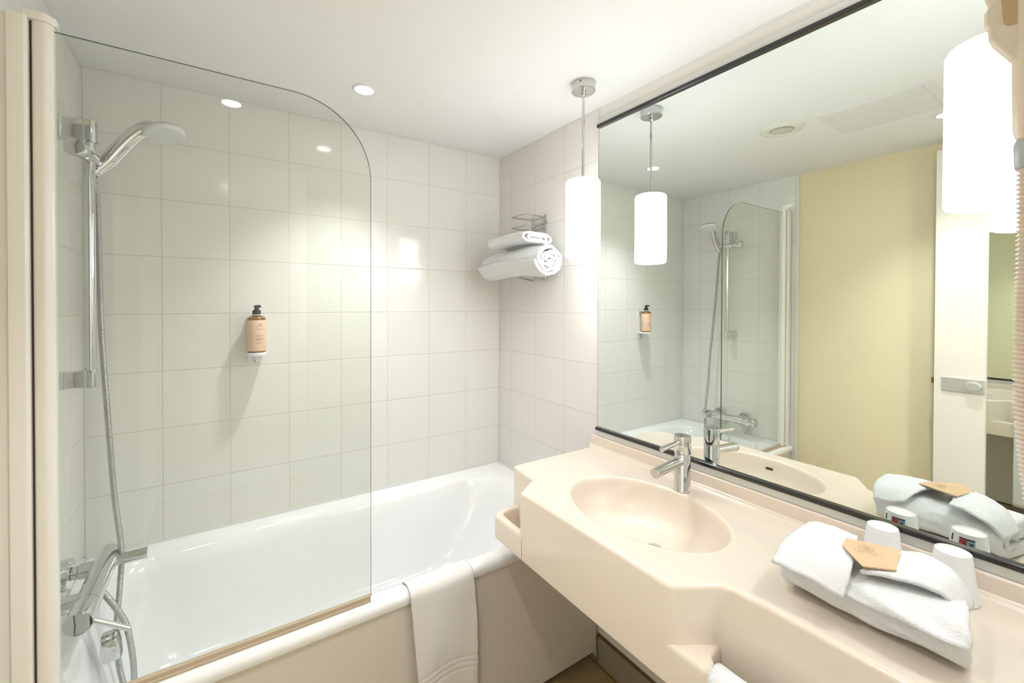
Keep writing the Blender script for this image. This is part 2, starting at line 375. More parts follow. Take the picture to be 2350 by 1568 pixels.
for rad, cnt in ((.0045, 6), (.013, 12), (.022, 18), (.031, 24), (.039, 30)):
    for k in range(cnt):
        a = 2*pi*k/cnt + rad*40; p = hc + q @ Vector((rad*cos(a), rad*sin(a), .0118))
        nb.lathe([(.0011, 0), (.0008, .0011)], p, nf, 6)
nzl = nb.obj('nozzles', M_nozz, fp)

hose_path = [(0.0925, -.343, 1.776), (0.097, -.337, 1.70), (0.099, -.33, 1.583), (0.1, -.31, 1.332), (0.109, -.29, 1.084), (0.121, -.28, .843), (0.135, -.27, .662), (0.132, -.272, .556), (0.125, -.28, .444), (0.126, -.29, .384), (0.135, -.30, .31), (.15, -.315, .26), (.168, -.33, .27), (0.172, -.34, .32), (0.168, -.36, .413), (0.159, -.38, .493), (0.138, -.40, .563), (0.12, -.41, .607), (.108, -.413, .632)]
hpts = catmull(hose_path, 34)
# resample evenly so the coils are regular
seg = [0]
for a, b in zip(hpts, hpts[1:]): seg.append(seg[-1] + (b - a).length)
pitch = .0014; npt = int(seg[-1]/pitch); res = []; j = 0
for i in range(npt + 1):
    s_ = i*pitch
    while j < len(seg) - 2 and seg[j + 1] < s_: j += 1
    t = (s_ - seg[j])/max(1e-9, seg[j + 1] - seg[j]); res.append(hpts[j].lerp(hpts[j + 1], t))
he = MB(res[0]).tube(res, [(.0078 if (i % 3) else .0062) for i in range(len(res))], 12).obj('shower_hose', M_hose, None, auto=80)
he.location = res[0]; tag(he, 'flexible chrome shower hose hanging from the hand shower to the mixer', 'hose')

mx_ = empty('bath_mixer', (.1, -.42, .645), 'chrome bar bath mixer on the tiled wall above the tub', 'tap'); mo = Vector((.1, -.42, .645))
MB(mo).lathe([(.001, 0), (.024, .001), (.0275, .004), (.0275, .282)], (.104, -.240, .648), (0, -1, 0), 40).obj('body', M_chrome, mx_)
kn = MB(mo).lathe([(.0275, 0), (.028, .002), (.028, .074), (.026, .078), (.001, .0785)], (.104, -.523, .648), (0, -1, 0), 40).obj('control_knob', M_chrome, mx_)
MB(mo).tube([(.116, -.575, .642), (.192, -.572, .585)], [.0075, .0065], 16).obj('lever', M_chrome, kn)
MB(mo).tube([(.105, -.302, .646), (.201, -.303, .648)], .0163, 28).obj('spout', M_chr2, mx_)
for y in (-.318, -.488):
    MB(mo).lathe([(.030, .001), (.030, .012), (.042, .013), (.042, .033), (.038, .037), (.016, .038), (.016, .040), (.019, .041), (.019, .048), (.017, .050), (.021, .052), (.021, .085)], (0, y, .645), (1, 0, 0), 36).obj('wall_connector', M_chrome, mx_)
MB(mo).lathe([(.011, 0), (.011, .03), (.009, .034)], (.105, -.412, .632), (0, 0, -1), 20).obj('hose_union', M_chrome, mx_)

# ------------------------------------------------------------------ text helper
def text_mesh(body, size, spacing=1.0, align='LEFT'):
    cu = bpy.data.curves.new('t', 'FONT'); cu.body = body; cu.size = size; cu.space_character = spacing; cu.align_x = align; cu.extrude = 0; cu.resolution_u = 3
    ob = bpy.data.objects.new('t', cu); COL.objects.link(ob); bpy.context.view_layer.update()
    me = bpy.data.meshes.new_from_object(ob.evaluated_get(bpy.context.evaluated_depsgraph_get()))
    vs_ = [v.co.copy() for v in me.vertices]; fs = [tuple(p.vertices) for p in me.polygons]
    bpy.data.objects.remove(ob, do_unlink=True); bpy.data.curves.remove(cu); bpy.data.meshes.remove(me)
    return vs_, fs

# ------------------------------------------------------------------ soap bottle in wall bracket
bx, by = .510, -.062
bt = empty('soap_bottle', (bx, by, 1.222), 'amber pump soap bottle with a peach label in the white wall bracket', 'soap bottle'); bo = Vector((bx, by, 1.222))
R = .0325
MB(bo).lathe([(.001, 1.2225), (.030, 1.2225), (R, 1.226), (R, 1.349), (.0315, 1.355), (.027, 1.361), (.018, 1.3645), (.013, 1.366), (.013, 1.371)], (bx, by, 0), n=48).obj('bottle_body', M_amber, bt)
lb = MB(bo).lathe([(R + .0003, 1.228), (R + .0004, 1.2285), (R + .0004, 1.3475), (R + .0003, 1.348)], (bx, by, 0), n=64, cap0=False, cap1=False).obj('label', M_label, bt)
ink = MB(bo); A0 = radians(-84)      # print is centred a little right of the face towards the room
def wrap(body, size, a0, z, sp=1.0, shear=0):
    vs_, fs = text_mesh(body, size, sp)
    ink.add([(bx + (R + .0007)*cos(A0 + a0 + (v.x + shear*v.y)/R), by + (R + .0007)*sin(A0 + a0 + (v.x + shear*v.y)/R), z + v.y) for v in vs_], fs)
wrap('NUXE', .0070, radians(-12), 1.322, 1.45)
wrap('r\u00eave de miel', .0060, radians(-16), 1.312, 1.1, .3)
for i, s_ in enumerate(('GEL LAVANT', 'CHEVEUX & CORPS', 'AU MIEL')): wrap(s_, .0034, radians(-12), 1.290 - i*.0036, 1.1)
for i, s_ in enumerate(('HAIR AND BODY', 'CLEANSING GEL', 'WITH HONEY')): wrap(s_, .0034, radians(-12), 1.2765 - i*.0036, 1.1)
for i, s_ in enumerate(('TOUS TYPES DE CHEVEUX', 'ALL HAIR TYPES')): wrap(s_, .0027, radians(-12), 1.259 - i*.003, 1.05)
wrap('300 ml', .0030, radians(32), 1.241, 1.05)
for dx, dz in ((-.0035, 0), (0, .0012), (.0035, 0)):           # little leaf crest above the name
    vs_ = [(dx + .0026*cos(2*pi*k/10), dz + .0011*sin(2*pi*k/10)) for k in range(10)]
    ink.add([(bx + (R + .0007)*cos(A0 + radians(10) + x/R), by + (R + .0007)*sin(A0 + radians(10) + x/R), 1.331 + y) for x, y in vs_], [tuple(range(10))])
ink.obj('print', M_ink, lb, smooth=False)
pm = MB(bo).lathe([(.0145, 1.3675), (.0150, 1.369), (.0150, 1.384), (.0140, 1.3865), (.0085, 1.3875), (.0085, 1.400), (.0105, 1.4015), (.011, 1.4035), (.008, 1.4055)], (bx, by, 0), n=28).obj('pump', M_pump, bt)
MB(bo).tube(catmull([(bx, by, 1.4025), (bx + .004, by - .015, 1.4032), (bx + .009, by - .030, 1.4015), (bx + .011, by - .036, 1.3985)], 4), [.0045]*9 + [.003]*4, 10).obj('spout', M_pump, pm)
br = empty('soap_bracket', (bx, -.005, 1.19), 'white plastic wall bracket holding the soap bottle above the bathtub', 'bracket'); ko = Vector((bx, -.005, 1.19))
pt = lambda L_, y0, y1: [[(p.x, y, p.y) for p in L_] for y in (y0, y1)]
bk = rpoly([(bx - .028, 1.172, .018), (bx + .022, 1.172, .018), (bx + .024, 1.362, .006), (bx - .030, 1.362, .006)], 6)
MB(ko).loft(pt(bk, -.001, -.014)).obj('back_plate', M_brk, br)
tr = rpoly([(bx - .037, by - .036, .034), (bx + .037, by - .036, .034), (bx + .030, -.012, .004), (bx - .030, -.012, .004)], 8)
MB(ko).loft([at_z(offset(tr, .002), 1.2085), at_z(tr, 1.2105), at_z(tr, 1.2195), at_z(offset(tr, .002), 1.2215)]).obj('cup_tray', M_brk, br)
cl = rpoly([(bx - .020, by - .020, .018), (bx + .020, by - .020, .018), (bx + .018, -.012, .003), (bx - .018, -.012, .003)], 6)
MB(ko).loft([at_z(cl, 1.3668), at_z(cl, 1.3700)]).obj('neck_clip', M_brk, br)
MB(ko).box((bx - .003, -.0215, 1.183), (bx + .001, -.012, 1.210)).lathe([(.0001, -.0065), (.0045, -.005), (.0065, 0), (.0045, .005), (.0001, .0065)], (bx - .001, -.020, 1.181), (0, -1, 0), 16).obj('lock_pin', M_chr2, br)

# ------------------------------------------------------------------ vanity top with basin
ZC = .830; YE = YB + .001
va = empty('vanity_counter', (1.42, -1.38, .62), 'cream moulded wall-hung counter with an oval basin under the mirror', 'washbasin'); vo = Vector((1.42, -1.38, .62))
outl = rpoly([(XM, -.727, .002), (1.272, -.727, .016), (1.256, -.862, .012), (1.165, -.922, .014), (1.165, -1.457, .030), (1.262, -1.517, .035), (1.270, -1.60, .02), (1.272, YE, .002), (XM, YE, .002)], 7)
bcx, bcy, ba, bb = 1.402, -1.197, .172, .243
def ell(s, z, dx=0, n=64, sb=None): return [(bcx + dx + ba*s*cos(2*pi*k/n), bcy + bb*(sb or s)*sin(2*pi*k/n), z) for k in range(n)]
top_in = offset(outl, .011)
vb = MB(vo)
vb.loft([at_z(outl, .621), at_z(outl, ZC - .010), at_z(offset(outl, .0015), ZC - .0055), at_z(offset(outl, .0055), ZC - .0015), at_z(top_in, ZC)], True, False)
e0 = ell(1.03, ZC)
polys = [[Vector((p.x, p.y, 0)) for p in top_in], [Vector((x, y, 0)) for x, y, z in e0]]
tri = geometry.tessellate_polygon(polys)
vb.add(at_z(top_in, ZC) + e0, tri)
wt = vb.obj('worktop', M_ctr, va, auto=50)
bmm = bmesh.new(); bmm.from_mesh(wt.data); bmesh.ops.remove_doubles(bmm, verts=bmm.verts, dist=.00005); bmesh.ops.recalc_face_normals(bmm, faces=bmm.faces)
for fc in bmm.faces: fc.smooth = abs(fc.normal.z) < .999
bmm.to_mesh(wt.data); bmm.free()
bas = MB(vo)
bl = [ell(1.03, ZC), ell(1.0, ZC - .0012), ell(.98, ZC - .006), ell(.965, ZC - .014), ell(.945, ZC - .03), ell(.90, ZC - .055), ell(.82, ZC - .080), ell(.68, ZC - .100, .004), ell(.5, ZC - .112, .008), ell(.3, ZC - .118, .012), ell(.14, ZC - .121, .014)]
bas.loft(bl, False, True)
bo_ = bas.obj('basin', M_ctr_in, va, auto=80)
for p in bo_.data.polygons: p.use_smooth = True
MB(vo).lathe([(.001, .001), (.0195, .001), (.0215, .004), (.0205, .0085), (.012, .0105), (.001, .011)], (bcx + .024, bcy - .022, ZC - .1195), n=32).obj('drain_plug', M_chrome, bo_)
ov = rpoly([(-.013, -.004, .0038), (.013, -.004, .0038), (.013, .004, .0038), (-.013, .004, .0038)], 5)
MB(vo).loft([[(bcx - .1595 + dx + p.y*.3, bcy - .01 + p.x, ZC - .036 + p.y) for p in ov] for dx in (-.004, .0025)]).obj('overflow_slot', M_dark, bo_)  # dark insert paints the shade inside the overflow opening
# tumbler shelf at the bath end
to = rpoly([(1.30, -.745, .004), (1.165, -.745, .045), (1.165, -.935, .004), (1.30, -.935, .004)], 9)
hi = rpoly([(1.285, -.768, .022), (1.197, -.768, .030), (1.190, -.90, .020), (1.285, -.90, .01)], 9)
th_ = MB(vo); th_.loft([at_z(to, .621), at_z(to, .684), at_z(offset(to, .002), .691), at_z(offset(to, .008), .6965), at_z(offset(hi, -.009), .6970), at_z(offset(hi, -.003), .694), at_z(hi, .687), at_z(offset(hi, .003), .655), at_z(offset(hi, .008), .632), at_z(offset(hi, .014), .627)])
ts_ = th_.obj('tumbler_shelf', M_ctr, va, auto=60)
MB(vo).lathe([(.001, .6272), (.033, .6272), (.033, .6280), (.001, .6280)], (1.238, -.835, 0), n=32).obj('hole_shade', mat('tumbler hole', (.38, .27, .16), .6), ts_, smooth=False)  # brown disc, its colour stands in for the shaded opening
# towel rail ledge at the near end: fill in the chamfer, then a bar with a slot behind it
co_ = rpoly([(1.1656, -1.43, .006), (1.1656, -1.537, .006), (1.198, -1.537, .012), (1.216, -1.520, .014), (1.272, -1.512, .008), (1.290, -1.43, .006)], 6)
MB(vo).loft([at_z(co_, .6215), at_z(co_, .696), at_z(offset(co_, .0012), .7015), at_z(offset(co_, .0042), .7055), at_z(offset(co_, .0055), .7062)]).obj('ledge', M_ctr, va, auto=50)
ba_ = rpoly([(1.1655, -1.53, .002), (1.1655, YE, .002), (1.199, YE, .002), (1.199, -1.53, .002)], 4)
def barloop(y): return [(x, y, z) for x, z in ((1.1658, .621), (1.199, .621), (1.199, .694), (1.196, .702), (1.189, .7065), (1.176, .7065), (1.1695, .702), (1.1658, .694))]
MB(vo).loft([barloop(-1.53), barloop(YE)]).obj('towel_bar', M_ctr, va, auto=25)
bs = MB(vo).box((XM - .014, YE, ZC - .002), (XM + .003, -.719, .877)); bs.obj('backsplash', M_ctr, va, bev=.004)
# small cove between worktop and backsplash
cv = [(XM - .013, ZC - .001), (XM - .026, ZC - .0005), (XM - .020, ZC + .0016), (XM - .0160, ZC + .0055), (XM - .0138, ZC + .012), (XM - .012, ZC + .012)]
MB(vo).loft([[(x, y, z) for x, z in cv] for y in (-.722, YE)]).obj('cove', M_ctr, va, auto=80)

# ------------------------------------------------------------------ basin tap
tp = empty('basin_tap', (1.600, -1.190, ZC), 'chrome single-lever basin tap on the cream counter', 'tap'); tpo = Vector((1.600, -1.190, ZC))
tb = MB(tpo).lathe([(.0255, .0005), (.0262, .002), (.0240, .006), (.0240, .116), (.0232, .1175)], tpo, n=44).obj('body', M_chrome, tp)
MB(tpo).lathe([(.0245, .0), (.0252, .0015), (.0252, .050), (.0240, .0535), (.001, .0545)], tpo + Vector((0, 0, .119)), (-.0, 0, 1), 44).obj('head', M_chrome, tp)
MB(tpo).tube([(1.585, -1.191, .9235), (1.463, -1.194, .914)], .0146, 32).lathe([(.0146, 0), (.0155, .0005), (.0155, .004), (.0138, .0055), (.001, .006)], (1.4635, -1.194, .9141), (-1, -.02, -.08), 32).obj('spout', M_chr2, tp)
MB(tpo).tube([(1.585, -1.192, .986), (1.487, -1.197, .981)], [.0068, .0078], 20).obj('lever', M_chrome, tp)
MB(tpo).lathe([(.001, .0), (.003, .0), (.003, .0008)], (1.5752, -1.190, .955), (-1, 0, 0), 12).obj('dot', M_amber, tp)

# ------------------------------------------------------------------ mirror
mi = empty('vanity_mirror', (XM, -1.39, .9), 'large wall mirror with black edge profiles above the counter', 'mirror'); mio = Vector((XM, -1.39, .9))
MB(mio).box((XM, YE, .905), (XM + .003, -.748, 2.137)).obj('mirror_glass', M_mirror, mi, smooth=False)
MB(mio).box((XM - .0015, -.7485, .91), (XM + .0035, -.746, 2.132)).obj('side_edge', M_chr2, mi, smooth=False)
for a, b in (((XM - .011, YE, .899), (XM + .003, -.744, .912)), ((XM - .011, YE, 2.130), (XM + .003, -.744, 2.143))):
    MB(mio).box(a, b).obj('black_profile', M_black, mi, bev=.003)
for a, b in (((XM - .005, YE, .878), (XM + .003, -.741, .899)), ((XM - .005, YE, 2.143), (XM + .003, -.741, 2.162))):
    MB(mio).box(a, b).obj('backing_rail', M_alu, mi, smooth=False)

# ------------------------------------------------------------------ pendant lamps
def pendant(x, y, label):
    e = empty('pendant_lamp', (x, y, H), label, 'lamp', 'opal pendant lamps in front of the mirror'); eo = Vector((x, y, H))
    MB(eo).lathe([(.042, 0), (.043, -.002), (.043, -.030), (.041, -.032), (.001, -.033)], eo, n=40).obj('canopy', M_chr2, e)
    MB(eo).lathe([(.009, -.032), (.0075, -.040), (.0085, -.044), (.006, -.05), (.0048, -.055), (.0048, -.352)], eo, n=20).obj('rod', M_chrome, e)
    MB(eo).lathe([(.001, -.350), (.050, -.350), (.058, -.353), (.0625, -.361), (.0625, -.622), (.060, -.629), (.052, -.632), (.049, -.626), (.001, -.626)], eo, n=56).obj('shade', M_shade, e)
    MB(eo).lathe([(.001, -.6285), (.046, -.6285), (.046, -.6265), (.001, -.6265)], eo, n=40).obj('bulb', M_bulb, e)
    MB(eo).lathe([(.001, 0), (.0035, 0), (.0035, .0012)], eo + Vector((-.036, -.023, -.010)), (-.84, -.54, 0), 12).obj('screw', M_amber, e)
    return e
pendant(1.490, -.855, 'far opal cylinder pendant lamp hanging beside the left end of the mirror')
pendant(1.490, -1.853, 'near opal cylinder pendant lamp at the right edge by the hair dryer')

# ------------------------------------------------------------------ downlights
def downlight(x, y, label):
    e = empty('downlight', (x, y, H), label, 'light', 'recessed ceiling downlights'); eo = Vector((x, y, H))
    MB(eo).lathe([(.033, -.001), (.034, -.0045), (.042, -.004), (.0435, -.0005), (.0435, 0)], eo, n=40, cap0=False, cap1=False).obj('rim', M_white, e)
    MB(eo).lathe([(.001, -.0035), (.026, -.0035), (.0335, -.002)], eo, n=40, cap1=False).obj('bulb', M_disc, e)
    ld = bpy.data.lights.new('beam', 'SPOT'); ld.energy = DOWN_WATTS*2; ld.spot_size = radians(100); ld.spot_blend = 1; ld.shadow_soft_size = .03; ld.color = (.96, .98, 1)
    o = bpy.data.objects.new('beam', ld); link(o, e); o.location = (0, 0, -.012)
    return e
downlight(.842, -.369, 'round recessed downlight over the bathtub')
downlight(.431, -1.517, 'round recessed downlight by the door, seen in the mirror')

# ------------------------------------------------------------------ ceiling vent and hatch (seen in the mirror)
VX, VY = .84, -1.06
ve = empty('ceiling_vent', (VX, VY, H), 'round cream extractor vent in the ceiling, seen in the mirror', 'vent'); veo = Vector((VX, VY, H))
MB(veo).lathe([(.088, 0), (.088, -.003), (.080, -.010), (.062, -.013), (.058, -.010), (.001, -.010)], veo, n=48).obj('vent_dish', M_vent, ve)
b = MB(veo)
for k in range(-3, 4):
    hw = math.sqrt(.046**2 - (k*.0135)**2); b.box((VX + k*.0135 - .0025, VY - hw, H - .0135), (VX + k*.0135 + .0025, VY + hw, H - .0112))
b.obj('slats', M_vent, ve, smooth=False)
MB(veo).lathe([(.001, -.0108), (.046, -.0108), (.048, -.0105)], veo, n=40).obj('dark_backing', mat('vent gap shade', (.22, .21, .14), .7), ve, smooth=False)  # dark disc paints the shade in the gaps between the slats
ha = empty('ceiling_hatch', (.695, -1.375, H), 'rectangular white access hatch in the ceiling, seen in the mirror', 'hatch'); hao = Vector((.695, -1.375, H))
MB(hao).box((.530, -1.560, H - .003), (.862, -1.195, H)).obj('frame', M_ceil, ha, smooth=False)
MB(hao).box((.545, -1.530, H - .0055), (.850, -1.222, H - .0025)).obj('hatch_panel', M_ceil, ha, smooth=False)

# ------------------------------------------------------------------ towel shelf rack with two towels
rk = empty('towel_rack', (XC, -.36, 1.7), 'small chrome wire towel rack on the tiled wall above the towels', 'rack'); rko = Vector((XC, -.36, 1.7))
def wire(pts, rad=.0028): return MB(rko).tube(pts, rad, 10)
for z in (1.824, 1.772):
    wire([(XC - .016, -.31, z), (1.556, -.306, z), (1.552, -.309, z), (1.552, -.414, z), (1.556, -.418, z), (XC - .012, -.414, z), (XC - .010, -.410, z), (XC - .010, -.30, z)]).obj('wire_loop', M_wire, rk)
for y in (-.312, -.412): wire([(XC - .010, y, 1.838), (XC - .010, y, 1.525)], .0038).obj('wall_post', M_wire, rk)
wire([(XC - .010, -.412, 1.792), (XC - .012, -.365, 1.798), (XC - .010, -.312, 1.785)], .0035).lathe([(.010, 0), (.010, .008), (.007, .012)], (XC, -.318, 1.795), (-1, 0, 0), 16).lathe([(.010, 0), (.010, .008), (.007, .012)], (XC, -.405, 1.802), (-1, 0, 0), 16).obj('cross_bar', M_wire, rk)
wire([(XC - .008, -.312, 1.527), (1.585, -.312, 1.540), (1.585, -.412, 1.540), (XC - .008, -.412, 1.527)], .004).obj('lower_loop', M_wire, rk)

def spiral_towel(name, ax_pts, rx, rz, turns, th, label, cat, group=None, power=2.0, mat_=None, wob=.004, start=0., inner=.16, scale_fn=None, nper=40, seed=0, tail=None, zfloor=None):
    """rolled / folded terry towel: a spiral ribbon swept along its axis"""
    A = catmull(ax_pts, 8); n = int(turns*nper)
    base = A[0]; mb_ = MB(base); m_ = len(A)
    def ring(i):
        c = A[i]; t = i/(m_ - 1); outer = []; inn = []
        t3 = (A[min(i + 1, m_ - 1)] - A[max(i - 1, 0)]).normalized(); side = Vector((0, 0, 1)).cross(t3).normalized()
        sf = scale_fn(t) if scale_fn else 1
        for k in range(n + 1):
            s = k/n; ang = start + 2*pi*turns*s
            ca, sa = cos(ang), sin(ang); pr = 2/power
            ex, ez = math.copysign(abs(ca)**pr, ca), math.copysign(abs(sa)**pr, sa)
            e = inner + (1 - inner)*s
            nz = noise.noise(Vector((ex*3 + seed, ez*3 + t*4, s*3 + seed)))*wob*min(1, 3*(1.3 - s))
            nz2 = noise.noise(Vector((ang*1.5 + seed*3, t*5, 9)))*wob
            for lst, d in ((outer, th/2), (inn, -th/2)):
                rxx = max(.001, rx*e + d - th/2 + nz); rzz = max(.001, rz*e + d - th/2 + nz*.6)
                p = c + side*(rxx*ex*sf) + Vector((0, 0, rzz*ez*sf))
                if i in (0, m_ - 1): p += t3*(nz2*1.2 + (-.004 if i == 0 else .004)*(.2 if d < 0 else 0))
                if zfloor is not None: p.z = max(p.z, zfloor)
                lst.append(p)
        return outer + inn[::-1]
    loops_ = [ring(i) for i in range(m_)]
    N_ = len(loops_[0]); h = N_//2
    mb_.loft(loops_, False, False)
    for i, rev in ((0, False), (m_ - 1, True)):
        off = i*N_
        for k in range(h - 1):
            qd = (off + k, off + k + 1, off + N_ - 2 - k, off + N_ - 1 - k)
            mb_.f.append(qd if rev else qd[::-1])
    o = mb_.obj(name, mat_ or M_terry, None, auto=80); o.location = base
    for p in o.data.polygons: p.use_smooth = True
    sd = o.modifiers.new('sub', 'SUBSURF'); sd.levels = 1; sd.render_levels = 1
    tag(o, label, cat, group); return o
spiral_towel('bath_towel', [(1.584, -.555, 1.606), (1.581, -.50, 1.607), (1.571, -.40, 1.612), (1.559, -.30, 1.610), (1.549, -.20, 1.602), (1.544, -.13, 1.596)], .088, .076, 3.6, .016,
             'thick rolled white towel, the lower one on the wall rack', 'towel', 'white towels on the wall rack', wob=.012, start=2.5, seed=3, inner=.12, scale_fn=lambda t: 1 - .12*t*t)
spiral_towel('bath_towel', [(1.556, -.497, 1.706), (1.553, -.45, 1.708), (1.542, -.37, 1.708), (1.530, -.30, 1.702), (1.522, -.25, 1.696)], .100, .031, 2.6, .013,
             'flat folded white towel lying on top of the rolled towel', 'towel', 'white towels on the wall rack', wob=.006, start=.6, power=2.6, seed=8, inner=.25)

# ------------------------------------------------------------------ bath mat towel over the tub rim
path = [(-.694, .512), (-.699, .528), (-.708, .538), (-.722, .5455), (-.740, .5485), (-.756, .5465), (-.768, .540), (-.7755, .529), (-.778, .512), (-.778, .47), (-.777, .40), (-.776, .30), (-.775, .20), (-.774, .12), (-.773, .06)]
pc = catmull([(0, y, z) for y, z in path], 8); cum = [0]
for a, b in zip(pc, pc[1:]): cum.append(cum[-1] + (b - a).length)
def tw(u_, v_):
    s_ = v_*cum[-1]; j_ = 0
    while j_ < len(cum) - 2 and cum[j_ + 1] < s_: j_ += 1
    p = pc[j_].lerp(pc[j_ + 1], (s_ - cum[j_])/max(1e-9, cum[j_ + 1] - cum[j_]))
    dn = max(0, .53 - p.z)
    xl = .864 + dn*.085; xr = 1.080 + min(dn, .12)*.06 + dn*.02
    x = xl + (xr - xl)*u_ + .0025*noise.noise(Vector((0, v_*14, 3 if u_ < .5 else 7)))*(1 if (u_ < .04 or u_ > .96) else 0)
    w = min(1, dn*5)
    y = p.y - .0035 - w*(.004 + .005*noise.noise(Vector((u_*3.2, v_*3, 1.3))) + .0055*max(0, sin(u_*7.2 + v_*3.2 - 1.5)))
    # embossed stripes of the border, sagging a little
    sg = .018*sin(u_*pi*.9 + .2)
    for zz in (.262, .243, .224):
        d = abs(p.z + .026*u_*0 - (zz + sg)); y += .0022*math.exp(-(d/.0035)**2)*w
    return (x, y, p.z)
t_ = MB((.97, -.775, .3)).grid(tw, 46, 190).obj('bath_mat', M_terry2, None, auto=180); t_.location = (.97, -.775, .3)
for p in t_.data.polygons: p.use_smooth = True
sm = t_.modifiers.new('solid', 'SOLIDIFY'); sm.thickness = .004; sm.offset = 0
tag(t_, 'white terry bath mat hung over the front rim of the bathtub', 'towel')

# ------------------------------------------------------------------ hand towel over the towel bar of the counter
def tw2(u_, v_):
    pts = catmull([(1.206, .55), (1.206, .66), (1.205, .70), (1.197, .7135), (1.182, .7185), (1.166, .7135), (1.157, .70), (1.155, .66), (1.154, .55), (1.153, .38), (1.153, .22)] and [Vector((a, 0, b)) for a, b in ((1.206, .62), (1.206, .66), (1.205, .70), (1.197, .7135), (1.182, .7185), (1.166, .7135), (1.157, .70), (1.155, .66), (1.154, .55), (1.153, .38), (1.153, .22))], 6)
    k = v_*(len(pts) - 1); i = min(int(k), len(pts) - 2); p = pts[i].lerp(pts[i + 1], k - i)
    y = -1.546 - .30*u_ + .002*noise.noise(Vector((u_*4, v_*9, 2)))
    return (p.x - .002 + .004*noise.noise(Vector((u_*5, v_*5, 5))) - max(0, .69 - p.z)*.03*(1 if p.x < 1.18 else 0)*sin(u_*9)*.3, y, p.z + .002*noise.noise(Vector((u_*6, v_*3, 8))))
t2 = MB((1.17, -1.7, .5)).grid(tw2, 40, 70).obj('hand_towel', M_terry, None, auto=180); t2.location = (1.17, -1.7, .5)
for p in t2.data.polygons: p.use_smooth = True
sm = t2.modifiers.new('solid', 'SOLIDIFY'); sm.thickness = .007; sm.offset = 0
tag(t2, 'white hand towel hanging over the towel bar on the front of the counter', 'towel')

# ------------------------------------------------------------------ folded towel pack with kraft vanity kit
pk = empty('folded_towel', (1.42, -1.71, ZC), 'folded white face towels with an open pocket on the counter beside the cups', 'towel'); pko = Vector((1.42, -1.71, ZC))
def pinch(t): return 1 - .05*math.exp(-((t - .42)/.06)**2)
core = spiral_towel('towel_body', [(1.424, -1.590, ZC + .042), (1.420, -1.64, ZC + .043), (1.417, -1.70, ZC + .042), (1.416, -1.76, ZC + .044), (1.420, -1.80, ZC + .043), (1.428, -1.838, ZC + .040)], .100, .047, 2.4, .017, '', '', wob=.010, start=.35, power=2.7, seed=21, inner=.34, scale_fn=pinch, nper=52, zfloor=ZC + .001)
for k_ in ('label', 'category'): del core[k_]
core.parent = pk; core.location = core.location - pko
def sheet(name, rows, th=.0045, n_=7, wob_=.0025):
    """cloth sheet through a grid of control points"""
    R_ = [catmull(r_, n_) for r_ in rows]; C_ = [catmull([r_[k] for r_ in R_], n_) for k in range(len(R_[0]))]
    nu, nv = len(C_) - 1, len(C_[0]) - 1
    def fn(u_, v_):
        p = C_[round(u_*nu)][round(v_*nv)]; e = min(u_, 1 - u_, v_, 1 - v_)*8
        return p + Vector((0, 0, wob_*noise.noise(p*55))) + Vector((noise.noise(p*160), noise.noise(p*170 + Vector((5, 1, 2))), 0))*(.0012 if e < .3 else 0)
    o = MB(pko).grid(fn, nu, nv).obj(name, M_terry, pk, auto=180)
    for p in o.data.polygons: p.use_smooth = True
    m = o.modifiers.new('solid', 'SOLIDIFY'); m.thickness = th; m.offset = 0; return o
z0 = ZC
# left flap: from the back edge over the top and down the front, hem cut diagonally
sheet('left_flap', [
    [(1.528, -1.598, z0 + .070), (1.500, -1.592, z0 + .096), (1.440, -1.588, z0 + .102), (1.360, -1.586, z0 + .094), (1.305, -1.588, z0 + .072)],
    [(1.526, -1.628, z0 + .074), (1.498, -1.625, z0 + .100), (1.435, -1.624, z0 + .106), (1.355, -1.626, z0 + .099), (1.307, -1.632, z0 + .070)],
    [(1.522, -1.650, z0 + .080), (1.490, -1.655, z0 + .102), (1.425, -1.662, z0 + .107), (1.352, -1.670, z0 + .099), (1.310, -1.674, z0 + .066)],
    [(1.515, -1.662, z0 + .088), (1.482, -1.672, z0 + .103), (1.412, -1.690, z0 + .105), (1.350, -1.704, z0 + .097), (1.313, -1.704, z0 + .058)]], th=.006)
sheet('right_flap', [
    [(1.500, -1.735, z0 + .100), (1.460, -1.736, z0 + .107), (1.405, -1.728, z0 + .106), (1.352, -1.716, z0 + .102)],
    [(1.515, -1.760, z0 + .102), (1.470, -1.764, z0 + .112), (1.418, -1.762, z0 + .112), (1.366, -1.752, z0 + .107)],
    [(1.522, -1.785, z0 + .098), (1.480, -1.792, z0 + .108), (1.432, -1.793, z0 + .110), (1.386, -1.786, z0 + .104)],
    [(1.522, -1.806, z0 + .086), (1.486, -1.816, z0 + .096), (1.446, -1.819, z0 + .098), (1.406, -1.814, z0 + .092)],
    [(1.516, -1.822, z0 + .060), (1.484, -1.834, z0 + .066), (1.450, -1.838, z0 + .068), (1.416, -1.830, z0 + .062)]], th=.006)
kr = empty('vanity_kit', (1.40, -1.71, ZC + .095), 'brown kraft paper packet printed VANITY KIT tucked into the folded towel', 'packet'); kro = Vector((1.40, -1.71, ZC + .1))
kr.location = kro
kz = ZC + .113
kc = [(1.438, -1.667, kz + .001), (1.470, -1.742, kz + .003), (1.385, -1.758, kz + .001), (1.352, -1.720, kz), (1.404, -1.672, kz - .001)]
MB(kro).add([(x, y, z + .0012) for x, y, z in kc] + [(x, y, z - .0012) for x, y, z in kc], [tuple(range(5)), tuple(range(9, 4, -1))] + [(i, i + 5, (i + 1) % 5 + 5, (i + 1) % 5) for i in range(5)]).obj('packet', M_kraft, kr, smooth=False)
